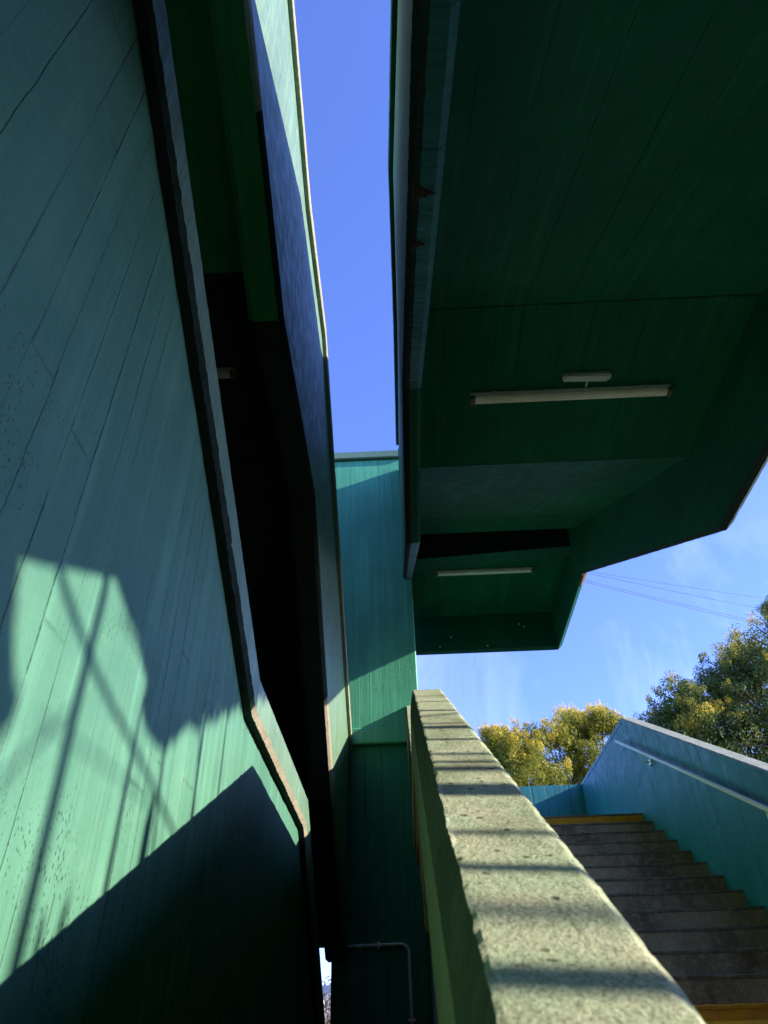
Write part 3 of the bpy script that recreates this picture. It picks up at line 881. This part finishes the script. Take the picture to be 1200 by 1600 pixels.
def blob_px(lst, Y):
    out = []
    for px, py, rp in lst:
        p = atY(px, py, Y)
        out.append((p + Vector((0, random.uniform(-.5, .5), 0)), 0.86 * rp / 1109.2 * p.length))
    return out
one = lambda q: 1.0
rnd_tip = lambda q: q.z > 0.43 * q.y + 0.9 * (q.x - 7.2) - 0.6
Yc = 17.0
bl = blob_px([(800, 1180, 38), (790, 1225, 40), (835, 1160, 36), (835, 1225, 46), (775, 1160, 20), (820, 1280, 60)], Yc)
c0 = atY(815, 1300, Yc)
tree('acacia_tree', 'small yellow-tipped tree left behind the top landing, beside the parapet', (c0.x, Yc, GZ), c0.z - GZ + 1, bl, M['leaf'], 3, lambda q: 1.0 if q.z > atY(800, 1190, Yc).z else 0.25, fl_frac=0.95, group='blossoming trees behind the stair')
bl = blob_px([(880, 1160, 36), (905, 1145, 28), (935, 1140, 20), (880, 1215, 46), (925, 1200, 44), (960, 1150, 14), (900, 1280, 60), (950, 1260, 60)], Yc + 1)
c0 = atY(900, 1300, Yc + 1)
tree('acacia_tree', 'yellow-topped tree rising against the high end of the blue parapet', (c0.x, Yc + 1, GZ), c0.z - GZ + 1, bl, M['leaf'], 4, lambda q: 1.0 if q.z > atY(900, 1178, Yc + 1).z else 0.25, fl_frac=0.95, group='blossoming trees behind the stair')
Yr = 14.0
bl = blob_px([(1060, 1120, 40), (1030, 1140, 26), (1100, 1090, 44), (1130, 1130, 60), (1150, 1060, 46), (1190, 1080, 60), (1195, 1020, 38), (1100, 1170, 60), (1180, 1180, 80), (1260, 1050, 90), (1250, 1180, 100), (1060, 1190, 50)], Yr)
c0 = atY(1170, 1300, Yr)
tree('acacia_tree', 'large dark green tree with few pale tips above the blue parapet coping', (c0.x, Yr, GZ), c0.z - GZ + 2, bl, M['leaf2'], 5, lambda q: 1.0 if rnd_tip(q) else 0.05, fl_frac=0.32, group='blossoming trees behind the stair')
bl = blob_px([(1205, 962, 16), (1240, 950, 40), (1215, 985, 14), (1270, 1010, 50)], Yr + 5)
c0 = atY(1270, 1300, Yr + 5)
tree('conifer_tree', 'dark tree tip poking in at the right edge above the big tree', (c0.x, Yr + 5, GZ), c0.z - GZ + 2, bl, M['leaf2'], 6, lambda q: 0.0, fl_frac=0.0)

# the bare slender tree beside the stair, out of frame, whose shadow falls on the left wall
def shadow_pt(px, py, X):
    d = ray(px, py); p = d * (LX / d.x)
    return p + SUN * ((X - p.x) / SUN.x)
t = thing('slender_tree', 'slender leaning tree beyond the blue parapet, shading the left wall', 'tree', (4.6, 1.0, GZ))
TX = 4.6
bm = bmesh.new()
def sb(pts, r0, r1, dx=0.0):
    ps = [shadow_pt(px, py, TX + dx) for px, py in pts]
    n = len(ps)
    tube(bm, ps, r0, 7, radii=[r0 + (r1 - r0) * i / (n - 1) for i in range(n)])
sb([(10, 1570), (40, 1440), (85, 1250), (125, 1080), (160, 940), (172, 880), (180, 800)], 0.024, 0.016)
sb([(285, 1330), (225, 1200), (150, 1050), (100, 920), (85, 850)], 0.010, 0.018, 0.3)
sb([(235, 1360), (250, 1230), (262, 1120), (272, 1000)], 0.012, 0.012, 0.1)
sb([(300, 1300), (310, 1180), (318, 1050)], 0.008, 0.008, 0.5)
sb([(60, 1120), (160, 1190), (240, 1260)], 0.005, 0.005, 1.0)
sb([(-20, 1240), (60, 1160), (130, 1090)], 0.007, 0.006, 0.6)
sb([(185, 960), (215, 1010), (240, 1100)], 0.006, 0.006, 0.4)
p0 = shadow_pt(10, 1570, TX)
tube(bm, [p0, p0 + Vector((0.05, -0.15, -1.2)), Vector((4.6, p0.y - 0.3, GZ))], 0.03, 8, radii=[0.024, 0.04, 0.06])
obj('trunk', bm, M['bark'], t)
bm = bmesh.new()
rnd = random.Random(11)
def inside(x, y, P):
    c = False
    for (x1, y1), (x2, y2) in zip(P, P[1:] + P[:1]):
        if (y1 > y) != (y2 > y) and x < (x2 - x1) * (y - y1) / (y2 - y1) + x1: c = not c
    return c
PA = [(182, 880), (205, 950), (225, 1010), (234, 1060), (226, 1115), (240, 1145), (258, 1160), (275, 1145), (282, 1128), (300, 1122), (308, 1135), (318, 1122), (350, 1112), (420, 1085), (430, 880)]
PB = [(-60, 860), (22, 880), (8, 960), (6, 1040), (14, 1100), (-10, 1130), (-60, 1150)]
for P, n in ((PA, 6500), (PB, 1300)):
    xs = [p[0] for p in P]; yy = [p[1] for p in P]
    k = 0
    while k < n:
        x, y = rnd.uniform(min(xs), max(xs)), rnd.uniform(min(yy), max(yy))
        if not inside(x, y, P): continue
        k += 1
        leaf_cloud(bm, shadow_pt(x, y, TX + rnd.uniform(-0.15, 0.5)), 0.03, 2, 0.035, rnd)
obj('crown', bm, M['leaf2'], t, recalc=False)

# ------------------------------------------------------------------ seen through the slit beside the tower
bl = blob_px([(505, 1600, 40), (515, 1560, 16), (498, 1575, 20), (530, 1620, 50), (480, 1620, 40)], 19)
c0 = atY(505, 1640, 19)
tree('shrub', 'sunlit mottled shrub glimpsed through the narrow slit beside the tower', (c0.x, 19, GZ), 1.5, bl, M['pale_leaf'], 9, one, per=120, leaf=0.05, fl_frac=0)
c0 = atY(500, 1546, 15)
bm = bmesh.new(); box(bm, c0.x - 2, c0.x + 2.5, 15, 15.08, c0.z - 0.06, c0.z + 0.06)
for x in (-1.9, 2.4): box(bm, c0.x + x - .04, c0.x + x + .04, 15.01, 15.07, GZ, c0.z - .061)
tag(obj('railing', bm, M['greypipe']), 'grey rail crossing the bright slit beside the tower', 'railing')

# unseen stems added beyond the parapet to stripe the coping with thin shadows
t = thing('shadow_stems', 'unseen stems added for their shadow stripes, beyond the low end of the blue parapet', 'shrub', (3.0, 1.0, GZ))
for px, py, r, dxx, ext in ((950, 1529, 0.021, 0, .07), (870, 1425, 0.018, 3.0, .12), (840, 1356, 0.014, 0, .08),
        (752, 1238, 0.022, 0, .08), (750, 1230, 0.030, 1.0, .12), (708, 1155, 0.013, 0, .5), (725, 1190, 0.012, .2, .1), (720, 1178, 0.014, .9, .1), (702, 1136, 0.030, .9, .2), (800, 1300, 0.012, .6, .06), (690, 1110, 0.013, 0, .5), (680, 1096, 0.010, .1, .4)):
    d = ray(px, py)
    p = d * (-0.271 / (d.z - 0.54 * d.y)); X = 2.80 + dxx
    q = p + SUN * ((X - p.x) / SUN.x)
    lean = random.uniform(-.05, .05)
    bm = bmesh.new()
    tube(bm, [(X, q.y - lean * 1.5, GZ), (X + .02, q.y - lean * .3, q.z - .4), (X, q.y, q.z - .05), (X, q.y + lean * .1, q.z + ext * .6), (X + .02, q.y + lean * .5, q.z + ext)], r, 7, radii=[r * 1.2, r * 1.1, r, r * .9, r * .4])
    obj('stem', bm, M['bark'], t)

# unseen wall added behind the viewer to block sky light and darken the left wall
t = thing('stair_tower', 'unseen wall added behind the viewer to block sky light', 'tower', (-0.4, -1.75, GZ))
bm = bmesh.new(); box(bm, -3.2, 2.7, -2.9, -1.75, GZ, 8.6)
obj('wall', bm, M['towerlow'], t)
